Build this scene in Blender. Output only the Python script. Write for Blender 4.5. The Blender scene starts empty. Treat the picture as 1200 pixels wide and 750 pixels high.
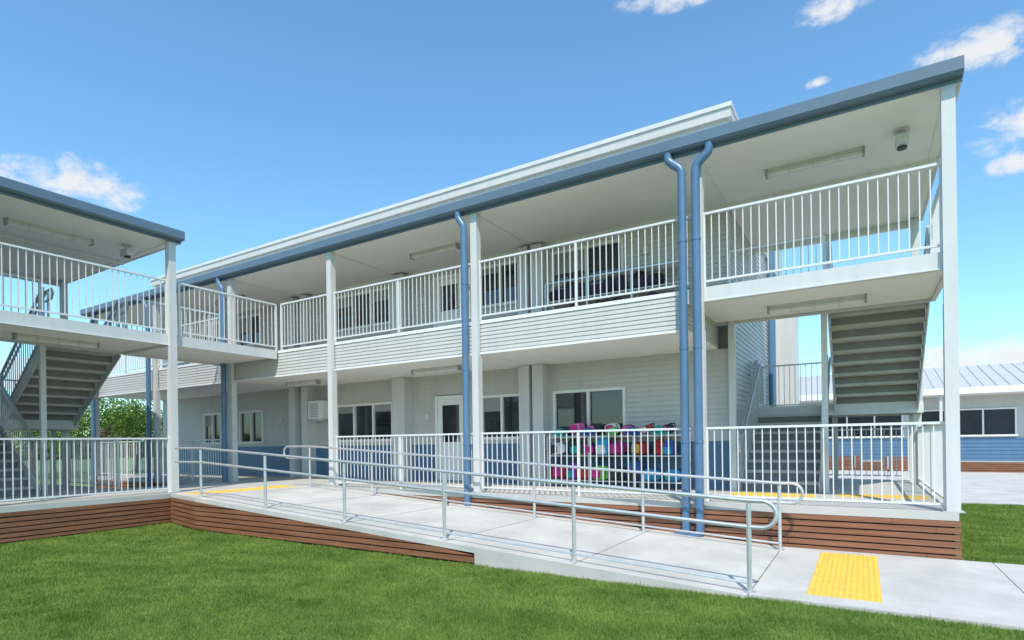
import bpy, math, random
import numpy as np
from mathutils import Vector, Matrix
random.seed(7); np.random.seed(7)
scene=bpy.context.scene
scene.view_settings.view_transform='Standard'; scene.view_settings.look='None'
scene.view_settings.exposure=0; scene.view_settings.gamma=1

# ------------------------------------------------------------------ materials
def mat(name,base,rough=0.6,metal=0.0,var=0.06,scale=3.0,bump=0.0,bscale=60.0,stretch=(1,1,1),spec=0.5,fine=0.0,streak=0.0):
    m=bpy.data.materials.new(name); m.use_nodes=True
    nt=m.node_tree; b=nt.nodes['Principled BSDF']
    b.inputs['Roughness'].default_value=rough; b.inputs['Metallic'].default_value=metal
    b.inputs['Specular IOR Level'].default_value=spec
    tc=nt.nodes.new('ShaderNodeTexCoord'); mp=nt.nodes.new('ShaderNodeMapping')
    mp.inputs['Scale'].default_value=stretch
    nt.links.new(tc.outputs['Object'],mp.inputs['Vector'])
    def layer(sc,amp,vec,det=6):
        n=nt.nodes.new('ShaderNodeTexNoise'); n.inputs['Scale'].default_value=sc
        n.inputs['Detail'].default_value=det; n.inputs['Roughness'].default_value=0.6
        nt.links.new(vec,n.inputs['Vector'])
        r=nt.nodes.new('ShaderNodeMapRange')
        r.inputs[1].default_value=0.28; r.inputs[2].default_value=0.72
        r.inputs[3].default_value=1-amp; r.inputs[4].default_value=1+amp
        nt.links.new(n.outputs['Fac'],r.inputs[0]); return r.outputs[0]
    fac=layer(scale,var,mp.outputs['Vector'])
    def mul(a,c):
        mm=nt.nodes.new('ShaderNodeMath'); mm.operation='MULTIPLY'
        nt.links.new(a,mm.inputs[0]); nt.links.new(c,mm.inputs[1]); return mm.outputs[0]
    if fine>0: fac=mul(fac,layer(120,fine,mp.outputs['Vector'],3))
    if streak>0:
        mp2=nt.nodes.new('ShaderNodeMapping'); mp2.inputs['Scale'].default_value=(5,5,.35)
        nt.links.new(tc.outputs['Object'],mp2.inputs['Vector'])
        fac=mul(fac,layer(1.6,streak,mp2.outputs['Vector'],5))
    v=nt.nodes.new('ShaderNodeVectorMath'); v.operation='SCALE'
    v.inputs[0].default_value=base[:3]
    nt.links.new(fac,v.inputs['Scale'])
    nt.links.new(v.outputs[0],b.inputs['Base Color'])
    if bump>0:
        n2=nt.nodes.new('ShaderNodeTexNoise'); n2.inputs['Scale'].default_value=bscale
        n2.inputs['Detail'].default_value=4
        nt.links.new(mp.outputs['Vector'],n2.inputs['Vector'])
        bp=nt.nodes.new('ShaderNodeBump'); bp.inputs['Strength'].default_value=bump
        bp.inputs['Distance'].default_value=0.01
        nt.links.new(n2.outputs['Fac'],bp.inputs['Height'])
        nt.links.new(bp.outputs[0],b.inputs['Normal'])
    return m
M={}
M['siding']=mat('grey_siding_paint',(.55,.535,.50),.45,var=.04,scale=1.2,streak=.05)
M['bluesiding']=mat('blue_siding_paint',(.085,.17,.29),.4,var=.05,scale=1.2,streak=.06)
M['white']=mat('white_paint',(.82,.80,.77),.5,var=.03,scale=1.5,streak=.03)
M['soffit']=mat('soffit_paint',(.88,.845,.78),.6,var=.03,scale=.8)
M['lightgrey']=mat('light_grey_paint',(.62,.61,.59),.4,var=.04,scale=2,streak=.05)
M['midgrey']=mat('mid_grey_paint',(.34,.345,.34),.45,var=.05,scale=2)
M['blue']=mat('blue_pipe_paint',(.095,.18,.30),.32,var=.08,scale=2.5,streak=.08)
M['gutter']=mat('slate_blue_gutter',(.12,.175,.235),.35,var=.06,scale=2)
M['galv']=mat('galvanised_steel',(.60,.61,.61),.38,metal=.55,var=.14,scale=8)
M['rail']=mat('rail_paint',(.72,.715,.70),.35,var=.04,scale=6)
M['concrete']=mat('concrete_paving',(.52,.50,.465),.85,var=.17,scale=1.3,bump=.3,bscale=90,fine=.10)
M['joint']=mat('paving_joint',(.20,.19,.175),.9,var=.1)
M['riser']=mat('stair_riser_grey',(.22,.215,.20),.8,var=.1,scale=5)
M['deckfloor']=mat('deck_floor_concrete',(.50,.485,.45),.8,var=.10,scale=1.6,bump=.2)
M['timber']=mat('stained_timber',(.245,.100,.050),.5,var=.45,scale=3.5,bump=.3,bscale=40,stretch=(.35,.35,9))
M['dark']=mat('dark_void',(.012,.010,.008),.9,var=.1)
M['step']=mat('step_concrete',(.50,.48,.44),.8,var=.12,scale=5,bump=.2)
M['yellow']=mat('tactile_yellow',(.80,.48,.07),.6,var=.10,scale=7)
M['glass']=mat('window_glass',(.022,.027,.03),.04,var=.5,scale=.9,spec=1.0)
M['glassfar']=mat('tinted_glass',(.03,.035,.04),.3,var=.4,scale=.6,spec=.25)
M['blind']=mat('window_blind',(.30,.30,.28),.5,var=.1,scale=.8)
M['black']=mat('black_plastic',(.03,.03,.03),.5)
M['bark']=mat('bark',(.13,.09,.06),.9,var=.3,scale=12,bump=.6)
M['groundm']=mat('far_ground_grass',(.12,.18,.06),.95,var=.2,scale=.4)
M['lawnm']=mat('lawn_soil_grass',(.10,.175,.03),.95,var=.3,scale=30,bump=.5,bscale=200)
M['roof']=mat('roof_steel',(.50,.50,.49),.5,metal=.0,var=.05)

def leafmat(name,a,b_,sc,trans=.35,lo=.75,hi=1.25,big=.55):
    m=bpy.data.materials.new(name); m.use_nodes=True; nt=m.node_tree
    b=nt.nodes['Principled BSDF']; b.inputs['Roughness'].default_value=.6
    b.inputs['Specular IOR Level'].default_value=.25
    tc=nt.nodes.new('ShaderNodeTexCoord')
    n=nt.nodes.new('ShaderNodeTexNoise'); n.inputs['Scale'].default_value=sc; n.inputs['Detail'].default_value=5
    n2=nt.nodes.new('ShaderNodeTexNoise'); n2.inputs['Scale'].default_value=big; n2.inputs['Detail'].default_value=7; n2.inputs['Roughness'].default_value=.65
    nt.links.new(tc.outputs['Object'],n.inputs['Vector']); nt.links.new(tc.outputs['Object'],n2.inputs['Vector'])
    ad=nt.nodes.new('ShaderNodeMath'); ad.operation='ADD'
    nt.links.new(n.outputs['Fac'],ad.inputs[0]); nt.links.new(n2.outputs['Fac'],ad.inputs[1])
    r=nt.nodes.new('ShaderNodeMapRange'); r.inputs[1].default_value=lo; r.inputs[2].default_value=hi
    nt.links.new(ad.outputs[0],r.inputs[0])
    mx=nt.nodes.new('ShaderNodeMix'); mx.data_type='RGBA'
    mx.inputs[6].default_value=(*a,1); mx.inputs[7].default_value=(*b_,1)
    nt.links.new(r.outputs[0],mx.inputs[0]); nt.links.new(mx.outputs[2],b.inputs['Base Color'])
    tr=nt.nodes.new('ShaderNodeBsdfTranslucent'); nt.links.new(mx.outputs[2],tr.inputs['Color'])
    ms=nt.nodes.new('ShaderNodeMixShader'); ms.inputs[0].default_value=trans
    nt.links.new(b.outputs[0],ms.inputs[1]); nt.links.new(tr.outputs[0],ms.inputs[2])
    nt.links.new(ms.outputs[0],nt.nodes['Material Output'].inputs['Surface'])
    return m
M['grass']=leafmat('grass_blades',(.08,.17,.018),(.34,.44,.10),70,.35,.74,1.26,1.6)
M['leaf']=leafmat('tree_leaves',(.05,.11,.012),(.19,.29,.045),3)

# ------------------------------------------------------------------ mesh builder
class MB:
    def __init__(s,T=None):
        s.v=[];s.f=[];s.m=[];s.ml=[];s.T=T
    def mi(s,k):
        if k not in s.ml: s.ml.append(k)
        return s.ml.index(k)
    def add(s,vs,fs,k):
        o=len(s.v); i=s.mi(k)
        s.v+= [tuple(p) for p in vs]
        for f in fs: s.f.append(tuple(o+a for a in f)); s.m.append(i)
    def box(s,x0,x1,y0,y1,z0,z1,k):
        if x0>x1:x0,x1=x1,x0
        if y0>y1:y0,y1=y1,y0
        if z0>z1:z0,z1=z1,z0
        s.add([(x0,y0,z0),(x1,y0,z0),(x1,y1,z0),(x0,y1,z0),(x0,y0,z1),(x1,y0,z1),(x1,y1,z1),(x0,y1,z1)],
          [(0,3,2,1),(4,5,6,7),(0,1,5,4),(1,2,6,5),(2,3,7,6),(3,0,4,7)],k)
    def prism(s,poly,vec,k):
        n=len(poly); p=[Vector(a) for a in poly]; q=[a+Vector(vec) for a in p]
        fs=[tuple(range(n))[::-1],tuple(range(n,2*n))]
        for i in range(n):
            j=(i+1)%n; fs.append((i,j,n+j,n+i))
        s.add(p+q,fs,k)
    def beam(s,p0,p1,w,h,k):
        p0=Vector(p0);p1=Vector(p1);d=(p1-p0).normalized()
        up=Vector((0,0,1))
        if abs(d.z)>.98: up=Vector((0,1,0))
        a=d.cross(up).normalized(); b=a.cross(d).normalized()
        poly=[p0+a*sx*w/2+b*sy*h/2 for sx,sy in((-1,-1),(1,-1),(1,1),(-1,1))]
        s.prism(poly,p1-p0,k)
    def tube(s,pts,r,k,seg=10,r2=None):
        pts=[Vector(p) for p in pts]; n=len(pts); rings=[]
        prev=None
        for i,p in enumerate(pts):
            t=(pts[min(i+1,n-1)]-pts[max(i-1,0)]).normalized()
            if prev is None:
                up=Vector((0,0,1)) if abs(t.z)<.9 else Vector((1,0,0))
                a=t.cross(up).normalized()
            else:
                a=(prev-t*prev.dot(t)).normalized()
            prev=a; b=t.cross(a)
            rr=r if r2 is None else r+(r2-r)*i/(n-1)
            rings.append([p+(a*math.cos(2*math.pi*j/seg)+b*math.sin(2*math.pi*j/seg))*rr for j in range(seg)])
        vs=[q for rg in rings for q in rg]; fs=[]
        for i in range(n-1):
            for j in range(seg):
                k2=(j+1)%seg
                fs.append((i*seg+j,i*seg+k2,(i+1)*seg+k2,(i+1)*seg+j))
        fs.append(tuple(range(seg))[::-1]); fs.append(tuple((n-1)*seg+j for j in range(seg)))
        s.add(vs,fs,k)
    def blob(s,c,rad,e,k,nu=14,nv=9,fn=None):
        sp=lambda a,p:math.copysign(abs(a)**p,a)
        vs=[]
        for i in range(nv+1):
            ph=-math.pi/2+math.pi*i/nv
            for j in range(nu):
                th=2*math.pi*j/nu
                x=sp(math.cos(ph),e)*sp(math.cos(th),e);y=sp(math.cos(ph),e)*sp(math.sin(th),e);z=sp(math.sin(ph),e)
                if fn: x,y,z=fn(x,y,z)
                vs.append((c[0]+x*rad[0],c[1]+y*rad[1],c[2]+z*rad[2]))
        fs=[]
        for i in range(nv):
            for j in range(nu):
                a=(j+1)%nu
                fs.append((i*nu+j,i*nu+a,(i+1)*nu+a,(i+1)*nu+j))
        s.add(vs,fs,k)
    def siding(s,p,a,n,L,z0,z1,k,pitch=.1,depth=.014):
        k0=math.floor(z0/pitch+1e-6); z=k0*pitch
        P=lambda t,o,zz:(p[0]+a[0]*t+n[0]*o,p[1]+a[1]*t+n[1]*o,zz)
        while z<z1-1e-6:
            za=max(z,z0); zb=min(z+pitch,z1)
            oa=depth*(1-(za-z)/pitch); ob=depth*(1-(zb-z)/pitch)
            s.add([P(0,oa,za),P(L,oa,za),P(L,ob,zb),P(0,ob,zb)],[(0,1,2,3)],k)
            s.add([P(0,0,za),P(L,0,za),P(L,oa,za),P(0,oa,za)],[(0,1,2,3)],k)
            z+=pitch
    def obj(s,name,parent=None,smooth=False,bevel=0):
        me=bpy.data.meshes.new(name)
        v=s.v
        if s.T is not None: v=[tuple(s.T@Vector(p)) for p in v]
        me.from_pydata(v,[],s.f)
        for k in s.ml: me.materials.append(M[k])
        me.polygons.foreach_set('material_index',s.m)
        if smooth: me.polygons.foreach_set('use_smooth',[True]*len(me.polygons))
        me.update()
        o=bpy.data.objects.new(name,me); scene.collection.objects.link(o)
        if parent: o.parent=parent
        if bevel:
            b=o.modifiers.new('bevel','BEVEL'); b.width=bevel; b.segments=2; b.limit_method='ANGLE'
        return o
def empty(name):
    e=bpy.data.objects.new(name,None); scene.collection.objects.link(e); e.empty_display_size=.2
    return e
def smooth_angle(o):
    o.data.polygons.foreach_set('use_smooth',[True]*len(o.data.polygons))
    try: o.data.set_sharp_from_angle(angle=math.radians(40))
    except Exception: pass

D=.6; F=3.8; SOF=3.2; C=5.82; WY=2.2; XE=-3.0; CT=7.33

def railing(mb,p0,p1,h=1.10,pitch=.108,k='rail',endposts=True,rake=0):
    p0=Vector(p0);p1=Vector(p1);d=p1-p0;L=math.hypot(d.x,d.y)
    up=Vector((0,0,1))
    mb.beam(p0+up*h,p1+up*h,.05,.032,k)
    mb.beam(p0+up*.09,p1+up*.09,.032,.028,k)
    n=max(2,int(L/pitch))
    for i in range(1,n):
        q=p0+d*(i/n)
        mb.beam(q+up*.10,q+up*(h-.012),.014,.014,k)
    np_=max(1,round(L/2.0))
    for i in range(np_+1):
        if not endposts and i in(0,np_): continue
        q=p0+d*(i/np_)
        mb.beam(q,q+up*(h-.01),.04,.04,k)

def downpipe(T,path,parent,r=.062):
    mb=MB(T); mb.tube(path,r,'blue',14)
    x,y=path[8][0],path[8][1]
    for zc in (1.5,2.9,4.5):
        mb.tube([(x,y,zc-.02),(x,y,zc+.02)],r+.006,'blue',14)
        mb.box(x-.012,x+.012,y+r,y+.17,zc-.012,zc+.012,'galv')
    o=mb.obj('downpipe',parent); smooth_angle(o); return o

def vertpath(x,y,ztop,xin,yin,foot=True,dx=-.12):
    pts=[(xin,yin,ztop),(xin,yin,ztop-.08)]
    for i in range(1,6):
        t=i/6; s_=t*t*(3-2*t)
        pts.append((xin+(x-xin)*s_,yin+(y-yin)*s_,ztop-.08-.24*t))
    pts+=[(x,y,ztop-.34),(x,y,3.0),(x,y,.16)]
    if foot: pts+=[(x+dx*.25,y,.11),(x+dx,y,.07),(x+dx*1.8,y,.06)]
    return pts

def fluoro(T,x0,x1,y,z):
    mb=MB(T)
    mb.box(x0,x1,y-.055,y+.055,z-.045,z,'lightgrey')
    mb.tube([(x0+.02,y,z-.065),(x1-.02,y,z-.065)],.045,'white',12)
    mb.box(x0-.012,x0+.02,y-.065,y+.065,z-.115,z,'midgrey'); mb.box(x1-.02,x1+.012,y-.065,y+.065,z-.115,z,'midgrey')
    for i in range(1,4):
        xx=x0+(x1-x0)*i/4
        mb.tube([(xx,y-.07,z-.01),(xx,y-.06,z-.09),(xx,y,z-.125),(xx,y+.06,z-.09),(xx,y+.07,z-.01)],.006,'lightgrey',5)
    for s_ in(-.062,.062):
        mb.tube([(x0,y+s_,z-.09),(x1,y+s_,z-.09)],.006,'lightgrey',5)
    o=mb.obj('fluorescent_light'); smooth_angle(o)

def seclight(T,x,y,z):
    mb=MB(T)
    mb.tube([(x,y,z),(x,y,z-.03)],.10,'lightgrey',16)
    mb.tube([(x,y,z-.03),(x,y,z-.10)],.05,'lightgrey',12)
    mb.box(x-.075,x+.075,y-.14,y+.14,z-.24,z-.10,'galv')
    mb.box(x-.06,x+.06,y-.146,y-.14,z-.225,z-.115,'lightgrey')
    mb.tube([(x,y,z-.24),(x,y,z-.262)],.06,'black',14)
    o=mb.obj('security_light')

def window(mb,x0,x1,z0,z1,y,panes=2,blind=0.0,gl='glass'):
    w=.06; yf0=y-.035; yf1=y+.07
    mb.box(x0,x1,yf0,yf1,z1-w,z1,'white'); mb.box(x0-.03,x1+.03,yf0-.03,yf1,z0-.01,z0+w*.9,'white')
    mb.box(x0,x0+w,yf0,yf1,z0+w*.9,z1-w,'white'); mb.box(x1-w,x1,yf0,yf1,z0+w*.9,z1-w,'white')
    W=(x1-x0)
    for i in range(1,panes):
        xx=x0+W*i/panes
        mb.box(xx-.03,xx+.03,yf0+.006,yf1,z0+w*.9,z1-w,'white')
    for i in range(panes):
        a=x0+w+ (W-2*w)*i/panes; b=x0+w+(W-2*w)*(i+1)/panes
        yy=y+.03+.012*(i%2)
        if gl=='glassfar': yy=y+.005
        zt=z1-w; zb=z0+w*.9
        zs=zt-(zt-zb)*(blind if i%2==0 else 0)
        mb.box(a,b,yy,yy+.01,zb,zs,gl)
        if zs<zt: mb.box(a,b,yy+.001,yy+.01,zs,zt,'blind')

SH=.066; SG=.019
def slats(mb,x0,x1,y,z0,z1,axis='x',sgn=-1,hgt=SH,gap=SG):
    z=z1-hgt
    while z>z0-.03:
        zb=max(z,z0)
        t=x0+random.uniform(.8,2.4); a=x0
        while a<x1:
            b=min(t,x1)
            j=random.uniform(0,.0025)
            if axis=='x': mb.box(a+.002,b-.002,y+sgn*.022-j,y,zb,z+hgt,'timber')
            else: mb.box(y,y-sgn*.022+j,a+.002,b-.002,zb,z+hgt,'timber')
            a=b; t+=random.uniform(1.8,3.2)
        z-=hgt+gap

def staircase(T):
    par=empty('staircase')
    N=9; rise=(2.2-D)/N; go=.278
    mb=MB(T)
    x0,x1=-2.80,-1.58; y0=2.15
    for i in range(N-0):
        z=D+rise*(i+1); y=y0+go*i
        if i<N-1: mb.box(x0,x1,y-.03,y+go+.01,z-.05,z,'step')
        mb.box(x0,x1,y,y+.02,z-rise,z-.05,'riser')
    yl=y0+go*(N-1)
    for xx in(x0-.02,x1+.02):
        mb.beam((xx,y0-.15,D+.02),(xx,yl,2.2-.12),.02,.28,'lightgrey')
    mb.obj('lower_flight',par)
    mb=MB(T)
    mb.box(-2.90,0.0,yl,yl+1.25,2.08,2.2,'step')
    mb.box(-2.92,0.02,yl-.03,yl-.002,1.98,2.202,'lightgrey'); mb.box(-2.92,.02,yl+1.252,yl+1.29,1.98,2.202,'lightgrey')
    mb.box(-2.95,-2.902,yl,yl+1.25,1.98,2.202,'lightgrey'); mb.box(.002,.05,yl,yl+1.25,1.98,2.202,'lightgrey')
    for px in(-2.85,-1.45,-.06):
        mb.box(px-.05,px+.05,yl+1.1,yl+1.2,D,2.08,'lightgrey')
    mb.obj('landing',par)
    mb=MB(T)
    x0,x1=-1.38,-.06; N2=9; rise2=(F-2.2)/N2
    for i in range(N2):
        z=2.2+rise2*(i+1); y=yl-.02-go*i
        if i<N2-1: mb.box(x0,x1,y-go-.01,y+.02,z-.05,z,'step')
        mb.box(x0,x1,y-.02,y,z-rise2,z-.05,'riser')
    ye=yl-.02-go*(N2-1)
    for xx in(x0-.02,x1+.02):
        mb.beam((xx,yl+.05,2.2-.05),(xx,ye-.02,F-.13),.02,.28,'lightgrey')
    mb.obj('upper_flight',par)
    mb=MB(T)
    for xx in(-2.84,-1.53):
        railing(mb,(xx,y0+.1,D+.05),(xx,yl,2.2),1.0,k='galv')
        mb.tube([(xx+.05,y0-.25,D+.7),(xx+.05,y0-.32,D+.8),(xx+.05,y0-.25,D+.9),(xx+.05,y0+.1,D+1.0),(xx+.05,yl,3.12),(xx+.05,yl+.1,3.16)],.022,'galv',8)
    for xx in(-1.41,-.03):
        railing(mb,(xx,yl,2.2),(xx,ye,F),1.0,k='galv')
        mb.tube([(xx+.05,yl,3.12),(xx+.05,ye,F+.92),(xx+.05,ye-.25,F+.95),(xx+.05,ye-.32,F+.85),(xx+.05,ye-.25,F+.75),(xx+.05,ye,F+.72)],.025,'galv',8)
        mb.tube([(xx+.05,ye-.1,F),(xx+.05,ye-.1,F+.93)],.025,'galv',8)
    railing(mb,(-2.9,yl+1.24,2.2),(0,yl+1.24,2.2),1.0,k='galv')
    railing(mb,(-2.9,yl+.05,2.2),(-2.9,yl+1.2,2.2),1.0,k='galv')
    railing(mb,(0.02,yl+.05,2.2),(0.02,yl+1.2,2.2),1.0,k='galv')
    mb.obj('handrails',par)
    mb=MB(T)
    mb.box(-1.51,-1.42,2.0,2.09,D,F-.16,'lightgrey')
    mb.obj('support_column',par)
    return yl

wins=[(-6.64,-5.0,2,.0),(-8.54,-7.39,2,.35),(-13.45,-11.3,3,.2),(-17.9,-16.7,2,0),(-19.9,-18.9,2,.4)]
doors=[(-9.9,-9.02)]
piers=[(-7.34,-7.08),(-7.0,-6.74),(-11.08,-10.66),(-15.1,-14.85),(-14.55,-14.3)]

def building(T,xl,posts,pipes,nlights,main=True):
    par=empty('school_building')
    mb=MB(T)
    mb.box(xl,.05,-.12,WY,D-.1,D,'deckfloor')
    mb.box(XE,.05,WY,6.0,D-.1,D,'deckfloor')
    mb.obj('deck_slab',par)
    mb=MB(T)
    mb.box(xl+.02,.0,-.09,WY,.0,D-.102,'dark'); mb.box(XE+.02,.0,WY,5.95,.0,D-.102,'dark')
    slats(mb,xl,.07,-.10,.02,D-.105,'x',-1)
    slats(mb,-.09,6.0,.0,.02,D-.105,'y',-1)
    mb.obj('timber_skirting',par)
    mb=MB(T)
    mb.box(xl,-3.2,.0,WY,F-.12,F,'deckfloor')
    mb.box(xl,-3.2,.02,WY,SOF,SOF+.02,'soffit')
    mb.box(xl,-3.2,-.02,.0,F-.05,F+.012,'white')
    mb.box(xl,-3.2,-.03,.02,SOF-.02,SOF+.018,'white')
    mb.siding((xl,-.0),(1,0),(0,-1),-3.2-xl,SOF+.02,F-.05,'siding',.072,.012)
    mb.siding((-3.2,0),(0,1),(1,0),WY,SOF+.02,F-.05,'siding',.072,.012)
    for px in posts:
        if px<-3.5: mb.box(px-.015,px+.015,.03,WY-.002,SOF-.006,SOF-.001,'white')
    mb.box(-3.19,-.02,.03,2.0,F-.13,F,'deckfloor')
    mb.box(-3.19,-.02,.03,1.98,F-.155,F-.132,'soffit')
    mb.box(-3.19,.04,-.03,.028,F-.2,F+.012,'lightgrey')
    mb.box(-3.19,.04,-.06,.028,F-.212,F-.2,'lightgrey'); 
    mb.box(-.018,.04,.03,2.02,F-.2,F+.012,'lightgrey')
    mb.box(-3.19,-.02,2.002,2.05,F-.2,F+.002,'lightgrey')
    mb.obj('balcony_slab',par)
    mb=MB(T)
    mb.box(xl-.1,.10,-.10,WY,C,C+.025,'soffit')
    mb.box(XE,.10,WY,5.1,C,C+.025,'soffit')
    for px in posts:
        mb.box(px-.02,px+.02,-.08,WY if px<-3.5 else 5.05,C-.012,C-.001,'white')
    mb.box(xl-.1,.1,WY-.06,WY-.002,C-.05,C-.001,'white')
    mb.box(XE,.06,5.02,5.1,C-.12,C-.001,'white')
    mb.prism([(xl-.12,-.12,C+.15),(xl-.12,5.1,C+.34),(xl-.12,5.1,C+.37),(xl-.12,-.12,C+.18)],(.12-xl+.12,0,0),'roof')
    mb.prism([(.102,-.12,C-.01),(.102,5.12,C-.01),(.102,5.12,C+.38),(.102,-.12,C+.2)],(.035,0,0),'lightgrey')
    mb.prism([(xl-.14,-.12,C-.01),(xl-.14,5.12,C-.01),(xl-.14,5.12,C+.38),(xl-.14,-.12,C+.2)],(.035,0,0),'lightgrey')
    mb.box(XE,.1,5.102,5.13,C-.01,C+.36,'lightgrey')
    mb.box(xl-.2,-2.95,2.05,10.2,C+.3,CT,'siding')
    mb.siding((xl-.2,2.05),(1,0),(0,-1),-2.95-xl+.2,C+.32,CT,'siding',.1,.014)
    mb.box(xl-.25,-2.88,1.98,10.25,CT,CT+.17,'siding')
    mb.box(xl-.27,-2.86,1.95,10.27,CT+.172,CT+.25,'lightgrey')
    mb.obj('roof',par)
    mb=MB(T)
    g=[(-.103,C-.015),(-.13,C-.015),(-.135,C+.03),(-.245,C+.03),(-.275,C+.06),(-.275,C+.205),(-.262,C+.22),(-.103,C+.20)]
    mb.prism([(xl-.15,y,z) for y,z in g],(.15-xl+.14,0,0),'gutter')
    o=mb.obj('gutter',par)
    mb=MB(T)
    def wall(z0,z1,ops,k):
        xs=sorted(set([xl,XE]+[a for o_ in ops for a in o_[:2] if a>xl]))
        for a,b in zip(xs[:-1],xs[1:]):
            mid=(a+b)/2; segs=[(z0,z1)]
            for o_ in ops:
                if o_[0]<mid<o_[1]:
                    segs=[(z0,o_[2]),(o_[3],z1)]
            for s0,s1 in segs:
                if s1-s0>.01: mb.siding((a,WY),(1,0),(0,-1),b-a,s0,s1,k)
    wg=[(a,b,1.6,2.62) for a,b,n,_ in wins if a>xl]; dg=[(a,b,D,2.7) for a,b in doors if a>xl]
    wall(D,1.5,[(a,b,D,1.5) for a,b,_,_ in dg],'bluesiding')
    wall(1.5,SOF,wg+[(a,b,1.5,2.7) for a,b,_,_ in dg],'siding')
    wu=[(a,b,4.65,5.62) for a,b,n,_ in wins if a>xl]; du=[(a,b,F,5.6) for a,b in doors if a>xl]
    wall(F,C,wu+du,'siding')
    mb.siding((XE,WY),(0,1),(1,0),7.9,D,7.3,'siding')
    mb.box(XE-.02,XE+.03,WY-.03,WY+.03,D,C,'lightgrey')
    mb.box(xl+.05,XE-.05,WY+.12,10.0,.3,C+.3,'midgrey')
    mb.siding((xl,WY),(0,1),(-1,0),7.9,D,7.3,'siding')
    mb.obj('walls',par)
    for a,b,n,bl in wins:
        if a<xl: continue
        mb=MB(T); window(mb,a,b,1.6,2.62,WY,n,bl); mb.obj('window',par)
        mb=MB(T); window(mb,a,b,4.65,5.62,WY,n,.5-bl); mb.obj('window',par)
    for a,b in doors:
        if a<xl: continue
        for z0,hh_ in((D,2.0),(F,1.72)):
            mb=MB(T); z1=z0+hh_
            mb.box(a,b,WY-.03,WY+.06,z1,z1+.08,'white'); mb.box(a,a+.06,WY-.03,WY+.06,z0,z1,'white'); mb.box(b-.06,b,WY-.03,WY+.06,z0,z1,'white')
            mb.box(a+.06,b-.06,WY+.02,WY+.05,z0+.02,z0+.95,'white')
            mb.box(a+.06,a+.18,WY+.02,WY+.05,z0+.95,z1,'white'); mb.box(b-.18,b-.06,WY+.02,WY+.05,z0+.95,z1,'white')
            mb.box(a+.18,b-.18,WY+.02,WY+.05,z1-.15,z1,'white')
            mb.box(a+.18,b-.18,WY+.03,WY+.04,z0+.95,z1-.15,'glass')
            mb.tube([(b-.12,WY,z0+1.0),(b-.12,WY-.04,z0+1.0),(b-.24,WY-.04,z0+1.0)],.01,'galv',8)
            mb.obj('door',par)
    mb=MB(T)
    for a,b in piers:
        if a<xl: continue
        mb.box(a,b,WY-.3,WY-.002,D,SOF-.008,'lightgrey'); mb.box(a,b,WY-.3,WY-.002,F,C-.052,'lightgrey')
    if mb.v: mb.obj('wall_piers',par)
    for px in posts:
        mb=MB(T)
        mb.box(px-.07,px+.07,-.115,-.062,D,C-.013,'lightgrey')
        mb.box(px-.07,px+.07,-.062,.025,D,SOF-.03,'lightgrey')
        mb.box(px-.07,px+.07,-.062,.025,F+.015,C-.013,'lightgrey')
        mb.box(px-.07,px+.07,-.0621,-.034,SOF-.03,F+.015,'lightgrey')
        mb.box(px-.11,px+.11,-.118,.06,D,D+.015,'galv')
        mb.obj('verandah_post',par)
    mb=MB(T); mb.box(-.08,.05,4.85,4.97,D,C-.013,'lightgrey'); mb.box(XE+.035,XE+.14,1.92,2.02,D,F-.16,'lightgrey'); mb.obj('rear_post',par)
    for pth in pipes: downpipe(T,pth,par)
    for a in nlights:
        fluoro(T,*a)
    seclight(T,-.42,.85,C)
    return par

# ================================================================== MAIN BUILDING
posts=[.0,-3.0,-7.08,-11.02,-14.75,-18.45,-22.2]
pipes=[vertpath(-3.20,-.20,C+.04,-3.40,-.2,dx=-.14),vertpath(-3.0,-.20,C+.04,-2.80,-.2,dx=-.14),
       vertpath(-7.24,-.19,C+.04,-7.36,-.2,foot=False),
       vertpath(-14.91,-.19,C+.04,-15.05,-.2,foot=False),vertpath(-18.61,-.19,C+.04,-18.75,-.2,foot=False),vertpath(-22.05,-.19,C+.04,-21.9,-.2,foot=False)]
B1=building(None,-22.5,posts,pipes,[(-2.2,-.87,1.12,C),(-9.6,-8.3,1.05,C),(-17.2,-15.9,1.05,C),(-2.2,-.87,1.12,F-.155),(-9.6,-8.3,1.05,SOF),(-14.0,-12.8,1.05,SOF)])
staircase(None)
mb=MB(); mb.tube([(XE+.09,7.6,C+1.2),(XE+.09,7.6,.6)],.06,'blue',12); mb.tube([(XE+.09,7.1,C+1.2),(XE+.09,7.1,.6)],.06,'blue',12)
o=mb.obj('side_downpipe',B1); smooth_angle(o)
mb=MB(); mb.box(XE+.02,XE+.55,8.4,9.3,.6,5.2,'lightgrey'); mb.obj('service_riser',B1)
mb=MB()
for (x,z) in [(-8.8,2.15),(-10.2,2.1),(-4.6,5.2),(-8.8,5.2),(-10.25,5.0),(-15.9,2.2)]:
    mb.box(x,x+.12,WY-.05,WY-.001,z,z+.16,'lightgrey')
mb.obj('wall_fittings',B1)

# ================================================================== LEFT WING
C=5.70; CT=7.2
T=Matrix.Translation((-12.95,-2.5,0))@Matrix.Rotation(math.radians(90),4,'Z')
B2=building(T,-11.0,[-.03,-3.10,-7.26,-10.9],[vertpath(-3.42,-.20,C+.04,-3.62,-.2,dx=-.14)],[(-2.3,-.95,1.12,C),(-2.2,-.87,1.12,F-.155)],False)
staircase(T)

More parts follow.
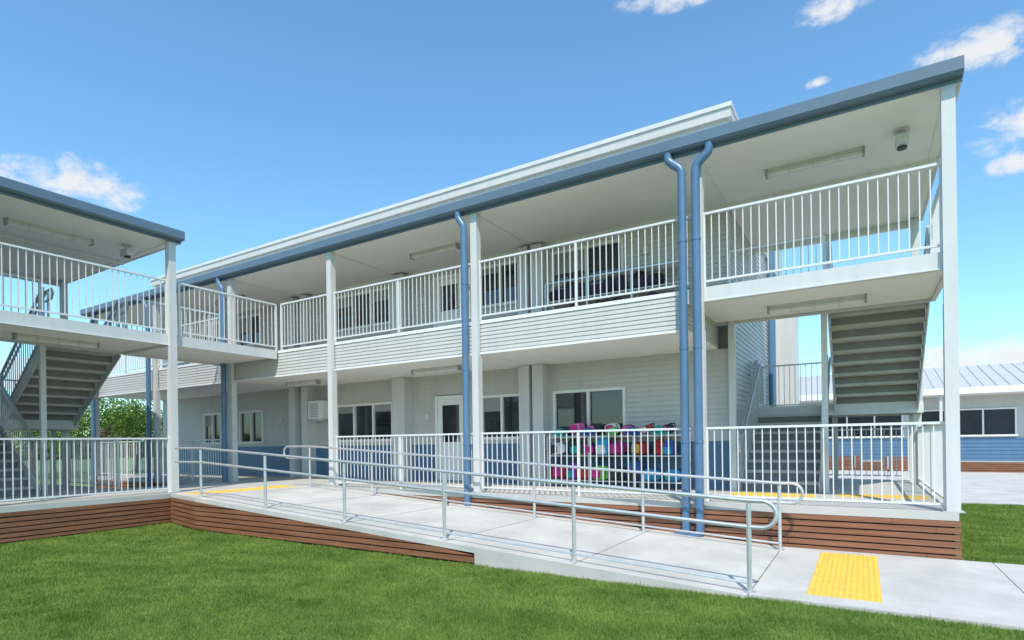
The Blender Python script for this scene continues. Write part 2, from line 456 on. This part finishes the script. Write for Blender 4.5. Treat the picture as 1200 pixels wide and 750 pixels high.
mb=MB()
mb.box(-15.0,-12.98,-2.44,-.035,F-.13,F,'deckfloor'); mb.box(-15.0,-12.98,-2.44,-.035,F-.155,F-.132,'soffit')
mb.box(-12.978,-12.92,-2.455,-.065,F-.2,F+.012,'lightgrey'); mb.box(-15.05,-15.002,-2.455,-.035,F-.2,F+.012,'lightgrey')
mb.obj('walkway_bridge')
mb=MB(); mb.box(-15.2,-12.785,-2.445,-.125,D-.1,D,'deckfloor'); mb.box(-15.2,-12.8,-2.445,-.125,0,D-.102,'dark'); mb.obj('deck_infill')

# ================================================================== RAILINGS
def rl(name,segs,k='rail',h=1.10):
    mb=MB()
    for a,b in segs: railing(mb,a,b,h,k=k)
    return mb.obj(name)
Y=-.005
def spans(xs,z): return [((a-.07,Y,z),(b+.07,Y,z)) for a,b in zip(xs[:-1],xs[1:])]
rl('balcony_railing',spans([0,-3.0,-7.08,-11.02,-12.88],F+.01)+spans([-14.98,-18.45,-22.2],F+.01))
rl('balcony_railing',[((0,.05,F+.01),(0,2.0,F+.01)),((-2.95,2.02,F),(-1.45,2.02,F))])
rl('balcony_railing',[((-12.95,-2.35,F+.01),(-12.95,-.06,F+.01)),((-15.02,-2.4,F+.01),(-15.02,-.06,F+.01))])
rl('deck_railing',spans([0,-3.0,-7.08,-11.02],D))
rl('deck_railing',[((0,.05,D),(0,4.8,D)),((-.1,5.95,D),(-2.95,5.95,D))])
rl('deck_railing',spans([-14.98,-18.45,-22.2],D))
xf=-12.95
rl('balcony_railing',[((xf,-2.6,F+.01),(xf,-5.53,F+.01)),((xf,-5.67,F+.01),(xf,-9.7,F+.01))])
rl('balcony_railing',[((xf-2.02,-4.0,F),(xf-2.02,-5.6,F))])
rl('deck_railing',[((xf,-2.6,D),(xf,-5.53,D)),((xf,-5.67,D),(xf,-9.7,D))])
rl('deck_railing',[((xf-2.3,-2.5,D),(xf-4.8,-2.5,D))])

# ================================================================== RAMP + PATH
XR0,XR1=-11.3,-1.9; XT=-5.1; ET=.075
def rz(x):
    if x<=XR0: return D
    if x>=XR1: return .03
    return D+(.03-D)*(x-XR0)/(XR1-XR0)
mb=MB()
yn,yfz=-3.0,-.13; yl0=-2.66
mb.prism([(-12.775,yl0,D-ET),(XR0,yn,D-ET),(XR0,yfz,D-ET),(-12.775,yfz,D-ET)],(0,0,ET),'concrete')
mb.prism([(XR0,yn,D-ET),(XR0,yn,D),(XR1,yn,.03),(XR1,yn,-.05),(XT,yn,-.05),(XT,yn,rz(XT)-ET)],(0,yfz-yn,0),'concrete')
for x in [XR0,-9.4,-7.5,-5.6,-3.75,XR1]:
    a,b=x-.006,x+.006
    mb.add([(a,yn+.01,rz(a)+.002),(b,yn+.01,rz(b)+.002),(b,yfz-.01,rz(b)+.002),(a,yfz-.01,rz(a)+.002)],[(0,1,2,3)],'joint')
mb.obj('concrete_ramp')
mb=MB()
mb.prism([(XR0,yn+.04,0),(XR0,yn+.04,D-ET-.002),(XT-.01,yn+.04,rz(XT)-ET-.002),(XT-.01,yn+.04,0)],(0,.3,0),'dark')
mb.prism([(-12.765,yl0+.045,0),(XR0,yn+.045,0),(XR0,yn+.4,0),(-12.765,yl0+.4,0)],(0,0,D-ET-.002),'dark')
z=D-ET-.005-SH
und=lambda zz: XR0+(D-ET-.005-zz)*(XR1-XR0)/(D-.03)
while z>-.03:
    zt=z+SH; zl=max(z,.005)
    xa=und(zt) if zt<D-ET-.006 else XR0; xb=und(zl)
    xb=min(xb,XT-.005); xa=min(xa,XT-.01)
    j=random.uniform(0,.002)
    mb.prism([(-12.77,yl0-.004-j,zl),(XR0,yn-.004-j,zl),(XR0,yn+.018,zl),(-12.77,yl0+.018,zl)],(0,0,zt-zl),'timber')
    cuts=[XR0,-8.6+random.uniform(-.8,.8),-6.6+random.uniform(-.5,.5)]
    cuts=[c for c in cuts if c<xa-.2 or c==XR0]+[None]
    for a,b in zip(cuts[:-1],cuts[1:]):
        if b is None: poly=[(a+.002,yn-.004-j,zl),(xb,yn-.004-j,zl),(xa+.003,yn-.004-j,zt),(a+.002,yn-.004-j,zt)]
        else: poly=[(a+.002,yn-.004-j,zl),(b-.002,yn-.004-j,zl),(b-.002,yn-.004-j,zt),(a+.002,yn-.004-j,zt)]
        mb.prism(poly,(0,.022,0),'timber')
    z-=SH+SG
mb.obj('timber_cladding')
mb=MB()
for a,b in((XR1,.35),(.36,2.6),(2.61,4.86),(4.87,7.1),(7.11,10.1),(10.11,13.1)):
    mb.box(a,b-.0,-2.95,-.13,-.05,.03,'concrete')
mb.box(XR1,13.1,-2.94,-.14,-.06,.015,'joint')
mb.obj('footpath')

def handrail(y,xs,xstart,xend,loop0=True):
    mb=MB(); r=.021
    for x in xs:
        mb.tube([(x,y,rz(x)),(x,y,rz(x)+.87)],.024,'galv',10)
        mb.tube([(x,y,rz(x)),(x,y,rz(x)+.012)],.06,'galv',12)
    X=[xstart]+[x for x in sorted(xs)]+[xend]
    T_=[(x,y,rz(x)+.90) for x in X]; Bm=[(x,y,rz(x)+.64) for x in X]
    def arc(xc,zc,sg):
        return [(xc+sg*.13*math.sin(math.pi*i/10),y,zc+.13*math.cos(math.pi*i/10)) for i in range(1,10)]
    path=T_+arc(xend,rz(xend)+.77,1)+Bm[::-1]
    if loop0: path+=arc(xstart,rz(xstart)+.77,-1)[::-1]+[T_[0]]
    mb.tube(path,r,'galv',10)
    mb.tube([(x,y,rz(x)+.09) for x in X[1:-1]],.014,'galv',8)
    o=mb.obj('ramp_handrail'); smooth_angle(o)
px=[-1.9-1.89*i for i in range(6)]
handrail(-2.86,px,-12.2,-1.78,False)
handrail(-.42,px,-12.1,-1.75,True)

def tactile(x0,x1,y0,y1,z,domes=True):
    mb=MB(); 
    nx=max(1,round((x1-x0)/.3)); ny=max(1,round((y1-y0)/.3))
    for i in range(nx):
        for j in range(ny):
            a=x0+(x1-x0)*i/nx; b=x0+(x1-x0)*(i+1)/nx; c=y0+(y1-y0)*j/ny; d=y0+(y1-y0)*(j+1)/ny
            mb.box(a+.0015,b-.0015,c+.0015,d-.0015,z,z+.005,'yellow')
    if domes:
        mx=int((x1-x0)/.05);my=int((y1-y0)/.05)
        for i in range(mx):
            for j in range(my):
                cx=x0+(i+.5)*(x1-x0)/mx; cy=y0+(j+.5)*(y1-y0)/my
                mb.tube([(cx,cy,z+.004),(cx,cy,z+.0095)],.0175,'yellow',7,r2=.011)
    mb.obj('tactile_paving')
tactile(-1.42,-.8,-2.68,-.35,.03)
tactile(-2.85,-1.6,1.15,1.75,D)
tactile(-1.3,-.1,1.5,2.1,D,False)
tactile(-12.4,-11.8,-2.6,-.4,D)

# ================================================================== GROUND
mb=MB(); S=900
mb.add([(-S,-S,-.012),(S,-S,-.012),(S,S,-.012),(-S,S,-.012)],[(0,1,2,3)],'groundm'); mb.obj('ground')
mb=MB()
mb.add([(-12.9,-30,-.004),(30,-30,-.004),(30,7.5,-.004),(-12.9,7.5,-.004)],[(0,1,2,3)],'lawnm'); mb.obj('lawn')
mb=MB()
mb.box(-30,45,7.5,21.2,-.05,.02,'concrete'); mb.obj('courtyard_paving')
mb=MB(); mb.box(-34,-15.3,-12,-.5,-.05,.02,'concrete'); mb.obj('courtyard_paving')

cam=np.array([-.94,-8.85]); fw=np.array([-.5225,.8526]); rt=np.array([.8526,.5225])
N=4000000
px_=np.random.uniform(-12.75,8,N); py_=np.random.uniform(-9,7.45,N)
rel=np.stack([px_,py_],1)-cam; zf=rel@fw; xr=rel@rt
edge=np.where(px_<-11.3, -3.0+(-11.3-px_)*(.34/1.475), np.where(px_<-1.9,-3.0,-2.95))
edge=edge-.01+np.random.normal(0,.014,N)
ok=(zf>3.2)&(np.abs(xr)<zf*1.02+.4)
ok&=((py_<edge)|((px_>.12)&(py_>-.12)))
ok&=(np.random.rand(N)<np.clip((5.0/np.maximum(zf,.1))**1.6,0,1))
px_=px_[ok];py_=py_[ok];zf=zf[ok]
n=len(px_); print('blades',n)
clump=np.zeros(n)
for i in range(18):
    fr=np.random.uniform(2,22); a=np.random.uniform(0,6.28); ph=np.random.uniform(0,6.28)
    clump+=np.sin(fr*(px_*np.cos(a)+py_*np.sin(a))+ph)
clump=(.5+clump/18*2.2).clip(0,1.2)
ang=np.random.uniform(0,2*np.pi,n); w=np.random.uniform(.0018,.0038,n)*(zf/5).clip(1,2.5)
hh=np.random.uniform(.014,.034,n)*(.65+.75*clump)*(1+.8*(np.random.rand(n)<.04)); la=np.random.uniform(0,2*np.pi,n); ln=np.random.uniform(.002,.026,n)
V=np.zeros((n,3,3),np.float32)
V[:,0,0]=px_-np.cos(ang)*w;V[:,0,1]=py_-np.sin(ang)*w;V[:,0,2]=-.004
V[:,1,0]=px_+np.cos(ang)*w;V[:,1,1]=py_+np.sin(ang)*w;V[:,1,2]=-.004
V[:,2,0]=px_+np.cos(la)*ln;V[:,2,1]=py_+np.sin(la)*ln;V[:,2,2]=hh
me=bpy.data.meshes.new('grass'); me.vertices.add(3*n); me.vertices.foreach_set('co',V.ravel())
me.loops.add(3*n); me.loops.foreach_set('vertex_index',np.arange(3*n,dtype=np.int32))
me.polygons.add(n); me.polygons.foreach_set('loop_start',np.arange(0,3*n,3,dtype=np.int32))
try: me.polygons.foreach_set('loop_total',np.full(n,3,dtype=np.int32))
except Exception: pass
me.update(); me.materials.append(M['grass'])
o=bpy.data.objects.new('grass',me); scene.collection.objects.link(o)

# ================================================================== FAR BUILDING
FB=empty('classroom_building')
mb=MB(); fy=21.6
mb.box(-4,44,fy+.1,fy+8,.0,3.5,'midgrey')
mb.siding((-4,fy),(1,0),(0,-1),48,1.45,3.4,'siding',.15,.02)
mb.siding((-4,fy),(1,0),(0,-1),48,.45,1.45,'bluesiding',.15,.02)
mb.obj('walls',FB)
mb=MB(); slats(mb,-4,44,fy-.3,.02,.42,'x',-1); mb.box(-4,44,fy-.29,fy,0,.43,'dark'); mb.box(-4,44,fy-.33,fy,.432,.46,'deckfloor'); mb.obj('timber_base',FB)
mb=MB(); mb.prism([(-4.6,fy-1.0,3.3),(-4.6,fy+4,4.7),(-4.6,fy+9,3.3),(-4.6,fy+9,3.4),(-4.6,fy+4,4.82),(-4.6,fy-1.0,3.42)],(49.4,0,0),'roof')
for i in range(120):
    x=-4.5+.41*i
    mb.prism([(x,fy-1.0,3.42),(x,fy+4,4.82),(x,fy+4,4.85),(x,fy-1.0,3.45)],(.05,0,0),'roof')
mb.box(-4.7,44.9,fy-1.15,fy-1.02,3.22,3.48,'white'); mb.box(-4.6,44.8,fy-1.0,fy,3.2,3.24,'soffit'); mb.obj('roof',FB)
for i in range(12):
    a=-2.6+3.8*i
    mb=MB(); window(mb,a,a+3.2,1.5,2.65,fy-.03,3,0,'glassfar'); mb.obj('window',FB)
mb=MB()
for i in range(9):
    a=-4.2+6*i; mb.box(a,a+.1,fy-1.0,fy-.9,.0,3.2,'lightgrey')
mb.obj('posts',FB)
def bench(bx,by):
    mb=MB()
    for i in range(4): mb.box(bx,bx+1.8,by+.11*i,by+.09+.11*i,.43,.46,'timber')
    for i in range(3): mb.box(bx,bx+1.8,by+.47,by+.50,.55+.11*i,.64+.11*i,'timber')
    for xx in(bx+.15,bx+1.6):
        mb.box(xx,xx+.05,by+.02,by+.07,.02,.43,'galv'); mb.box(xx,xx+.05,by+.40,by+.46,.02,.87,'galv'); mb.box(xx,xx+.05,by+.02,by+.44,.39,.428,'galv')
    mb.obj('park_bench')
bench(-.4,13.5); bench(-2.8,14.5)

# ================================================================== BACKPACKS + RACKS
def rack(x0,x1,z):
    mb=MB(); ya,yb=1.72,2.12
    for xx in np.linspace(x0,x1,4):
        mb.box(xx-.02,xx+.02,ya,ya+.04,z,z+1.0,'galv'); mb.box(xx-.02,xx+.02,yb-.04,yb,z,z+1.0,'galv')
    for zz in(.12,.62):
        for i in range(5): mb.box(x0,x1,ya+.002+.082*i,ya+.05+.082*i,z+zz,z+zz+.02,'lightgrey')
    mb.box(x0,x1,ya,ya+.03,z+1.0,z+1.03,'galv'); mb.box(x0,x1,yb-.03,yb,z+1.0,z+1.03,'galv')
    for i in range(4): mb.box(x0,x1,ya+.04+.09*i,ya+.09+.09*i,z+1.005,z+1.025,'lightgrey')
    mb.obj('bag_rack')
cols=[(.60,.03,.22),(.24,.06,.42),(.02,.36,.32),(.75,.14,.38),(.04,.10,.36),(.20,.50,.10),(.03,.03,.035),(.50,.03,.03),(.04,.32,.55),(.06,.06,.07),(.70,.68,.65),(.75,.40,.05)]
for i,c in enumerate(cols):
    M['bag%d'%i]=mat('bag_fabric_%d'%i,c,.75,var=.25,scale=9,bump=.3,bscale=150)
darks=[(.02,.02,.025),(.03,.03,.05),(.045,.02,.03),(.03,.035,.07),(.05,.03,.06),(.25,.03,.08),(.04,.18,.25)]
for i,c in enumerate(darks):
    M['dbag%d'%i]=mat('dark_bag_fabric_%d'%i,c,.75,var=.12,scale=20,bump=.3,bscale=150)
def backpack(x,y,z,k,k2,s=1.0,tilt=0,flat=False,rot=None):
    mb=MB(); 
    tp=lambda a,b,c:(a*(1-.14*max(c,0)),b*(1-.25*max(c,0)),c)
    mb.blob((0,0,.21*s),(.155*s,.095*s,.21*s),.55,k,16,10,tp)
    mb.blob((0,-.085*s,.13*s),(.115*s,.055*s,.10*s),.5,k2,12,8)
    mb.tube([(-.04,.03,.41*s),(-.03,.03,.46*s),(.03,.03,.46*s),(.04,.03,.41*s)],.010,'black',6)
    for sg in(-1,1):
        mb.tube([(sg*.07,.08,.38*s),(sg*.10,.14,.30*s),(sg*.11,.14,.16*s),(sg*.09,.09,.05*s)],.014,'black',6)
    mb.tube([(-.12*s,-.07*s,.33*s),(0,-.093*s,.35*s),(.12*s,-.07*s,.33*s)],.006,'black',5)
    o=mb.obj('backpack'); smooth_angle(o)
    if flat:
        o.location=(x-.2*s,y,z+.15*s); o.rotation_euler=(random.uniform(-.1,.1),math.radians(random.uniform(78,92)),random.uniform(-.4,.4))
    else:
        o.location=(x,y,z); o.rotation_euler=(random.uniform(-.15,.1),tilt,random.uniform(-.8,.8))
def hat(x,y,z,k):
    mb=MB(); mb.tube([(0,0,0),(0,0,.012),],.17,k,20); mb.blob((0,0,.05),(.095,.095,.07),.8,k,16,8)
    o=mb.obj('school_hat'); smooth_angle(o); o.location=(x,y,z); o.rotation_euler=(random.uniform(.1,.5),random.uniform(-.3,.3),0)
rack(-6.55,-3.75,D)
nC=len(cols)
for tier in(.14,.64):
    x=-6.4
    while x<-3.85:
        a,b=random.sample(range(nC),2)
        fl=random.random()<.45
        if fl: x+=.06
        backpack(x,1.88-random.uniform(0,.10),D+tier,'bag%d'%a,'bag%d'%(b if random.random()<.75 else a),random.uniform(.68,.98),random.uniform(-.25,.25),fl)
        x+=random.uniform(.20,.31)+(.08 if fl else 0)
x=-6.3
while x<-3.8:
    a=random.randrange(nC); fl=random.random()<.6
    backpack(x,1.9,D+1.03,'bag%d'%a,'bag%d'%random.randrange(nC),random.uniform(.55,.8),random.uniform(-.2,.2),fl); x+=random.uniform(.28,.45)
for i in range(5): hat(-6.2+.52*i+random.uniform(-.1,.1),1.72,D+1.08,'bag%d'%random.choice([4,2,5,10]))
rack(-6.55,-3.75,F)
for tier in(.14,.64):
    x=-6.35
    while x<-3.9:
        a=random.choice([0,1,2,3,4,0,1,3,5,6]); backpack(x,1.88,F+tier,'dbag%d'%a,'dbag%d'%random.randrange(5),random.uniform(.75,1.0),random.uniform(-.25,.25),random.random()<.3)
        x+=random.uniform(.27,.38)
mb=MB(); mb.box(-14.2,-13.62,1.85,2.15,2.25,2.75,'white')
for i in range(9): mb.box(-14.12,-13.78,1.842,1.848,2.3+.045*i,2.32+.045*i,'midgrey')
mb.box(-14.15,-13.7,1.9,2.18,2.2,2.248,'galv')
mb.obj('air_conditioner',bevel=.008)

# ================================================================== TREES
def tree(x,y,h,r,n=5000,name='tree'):
    par=empty(name); par.location=(x,y,0)
    mb=MB(); tips=[]
    mb.tube([(0,0,0),(.05,.02,h*.25),(-.03,.05,h*.5)],.16,'bark',8,r2=.1)
    for i in range(9):
        a=random.uniform(0,6.28); z0=h*random.uniform(.25,.5); L=r*random.uniform(.5,.95)
        tip=(math.cos(a)*L,math.sin(a)*L,z0+h*random.uniform(.05,.42))
        mb.tube([(0,0,z0),(tip[0]*.45,tip[1]*.45,z0+(tip[2]-z0)*.6),tip],.06,'bark',6,r2=.015); tips.append(tip)
    tips.append((0,0,h*.85))
    mb.obj('trunk',par)
    mb=MB(); vs=[];fs=[]
    for i in range(n):
        t=random.choice(tips); c=Vector(t)+Vector((random.gauss(0,1),random.gauss(0,1),random.gauss(0,.8)))*r*.22
        u=Vector((random.gauss(0,1),random.gauss(0,1),random.gauss(0,1))).normalized(); w_=u.orthogonal().normalized()
        s_=random.uniform(.05,.11)*h/5
        o_=len(vs); vs+=[c-u*s_,c+w_*s_*.45,c+u*s_,c-w_*s_*.45]; fs.append((o_,o_+1,o_+2,o_+3))
    mb.add(vs,fs,'leaf'); mb.obj('crown',par)
for (x,y,h,r) in [(-35,5.5,4.6,2.4),(-38,8.5,4.4,2.6),(-33.5,8.0,3.4,1.9),(-41,4.5,4.2,2.4),(-37,2.2,3.6,2.0)]:
    tree(x,y,h,r)
mb=MB(); vs=[];fs=[]
for i in range(26000):
    a=random.uniform(-.2,math.pi+.5); R=random.uniform(95,110)
    hz=1.6+1.2*math.sin(a*23)+.8*math.sin(a*51+1); z=random.uniform(0,1)**.8*max(hz,.8)+.2
    c=Vector((math.cos(a)*R,math.sin(a)*R,z)); u=Vector((random.gauss(0,1),random.gauss(0,1),random.gauss(0,1))).normalized(); w_=u.orthogonal().normalized()
    s_=random.uniform(.4,.9); o_=len(vs); vs+=[c-u*s_,c+w_*s_*.6,c+u*s_,c-w_*s_*.6]; fs.append((o_,o_+1,o_+2,o_+3))
mb.add(vs,fs,'leaf'); mb.obj('distant_trees')

# ================================================================== LIGHT + SKY
Sdir=Vector((.42,-.78,0)).normalized(); el=math.radians(54)
Sv=Vector((Sdir.x*math.cos(el),Sdir.y*math.cos(el),math.sin(el)))
sl=bpy.data.lights.new('sun','SUN'); sl.energy=4.3; sl.angle=math.radians(.5); sl.color=(1,.94,.84)
so=bpy.data.objects.new('sun',sl); scene.collection.objects.link(so); so.rotation_euler=Sv.to_track_quat('Z','Y').to_euler()
w=bpy.data.worlds.new('World'); scene.world=w; w.use_nodes=True; nt=w.node_tree
bg=nt.nodes['Background']; bg.inputs['Strength'].default_value=.135
sky=nt.nodes.new('ShaderNodeTexSky'); sky.sky_type='NISHITA'; sky.sun_disc=False
sky.sun_elevation=el; sky.sun_rotation=math.atan2(Sv.x,Sv.y); sky.air_density=1.15; sky.dust_density=.5; sky.ozone_density=2.0
tint=nt.nodes.new('ShaderNodeVectorMath'); tint.operation='MULTIPLY'; tint.inputs[1].default_value=(1.12,1.62,1.78)
nt.links.new(sky.outputs[0],tint.inputs[0])
FW=Vector((-.5225,.8526,0)); RT=Vector((.8526,.5225,0)); f_=670
def pdir(x,y): return (FW+RT*((x-600)/f_)+Vector((0,0,(517.5-.014*(x-600)-y)/f_))).normalized()
clouds=[(85,214,.085,.045),(125,222,.06,.035),(50,236,.09,.018),(-60,200,.12,.05),(800,-6,.09,.018),(985,8,.06,.018),(1150,58,.08,.032),(1195,190,.035,.018),(1120,425,.10,.03),(1190,415,.12,.03),(965,97,.02,.008),
        (1050,450,.10,.02),(40,440,.12,.03),(150,425,.08,.02),(1300,120,.14,.05)]
tc=nt.nodes.new('ShaderNodeTexCoord'); cur=None
def math_(op,a,b=None,clamp=False):
    m_=nt.nodes.new('ShaderNodeMath'); m_.operation=op; m_.use_clamp=clamp
    for i,q in enumerate((a,b)):
        if q is None: continue
        if isinstance(q,(int,float)): m_.inputs[i].default_value=q
        else: nt.links.new(q,m_.inputs[i])
    return m_.outputs[0]
for (cx,cy,rh,rv) in clouds:
    d=pdir(cx,cy)
    s1=nt.nodes.new('ShaderNodeVectorMath'); s1.operation='SUBTRACT'; s1.inputs[1].default_value=d
    nt.links.new(tc.outputs['Generated'],s1.inputs[0])
    s2=nt.nodes.new('ShaderNodeVectorMath'); s2.operation='MULTIPLY'; s2.inputs[1].default_value=(1/rh,1/rh,1/rv)
    nt.links.new(s1.outputs[0],s2.inputs[0])
    s3=nt.nodes.new('ShaderNodeVectorMath'); s3.operation='LENGTH'; nt.links.new(s2.outputs[0],s3.inputs[0])
    v=math_('SUBTRACT',1.0,s3.outputs['Value'],True)
    cur=v if cur is None else math_('MAXIMUM',cur,v)
mp=nt.nodes.new('ShaderNodeMapping'); mp.inputs['Scale'].default_value=(1,1,1.5); nt.links.new(tc.outputs['Generated'],mp.inputs['Vector'])
nz=nt.nodes.new('ShaderNodeTexNoise'); nz.inputs['Scale'].default_value=24; nz.inputs['Detail'].default_value=10; nz.inputs['Roughness'].default_value=.62; nz.inputs['Distortion'].default_value=.3
nt.links.new(mp.outputs[0],nz.inputs['Vector'])
a_=math_('ADD',math_('MULTIPLY',cur,.85),math_('MULTIPLY',math_('SUBTRACT',nz.outputs['Fac'],.5),2.4))
a_=math_('MULTIPLY',a_,math_('MULTIPLY',cur,4.0,True))
mr=nt.nodes.new('ShaderNodeMapRange'); mr.interpolation_type='SMOOTHSTEP'; mr.inputs[1].default_value=.02; mr.inputs[2].default_value=.85; mr.inputs[4].default_value=.93
nt.links.new(a_,mr.inputs[0])
mx=nt.nodes.new('ShaderNodeMix'); mx.data_type='RGBA'; mx.inputs[7].default_value=(6.6,6.7,6.8,1)
nt.links.new(mr.outputs[0],mx.inputs[0]); nt.links.new(tint.outputs[0],mx.inputs[6]); nt.links.new(mx.outputs[2],bg.inputs['Color'])

# ================================================================== CAMERA
cd=bpy.data.cameras.new('camera'); co=bpy.data.objects.new('camera',cd); scene.collection.objects.link(co)
cd.sensor_width=36; cd.lens=670/1200*36; cd.shift_y=142.5/1200; cd.clip_end=3000; cd.clip_start=.05
co.matrix_world=Matrix.Translation((-.94,-8.85,1.54))@Matrix.Rotation(math.radians(31.5),4,'Z')@Matrix.Rotation(math.radians(90),4,'X')@Matrix.Rotation(math.radians(-.8),4,'Z')
scene.camera=co
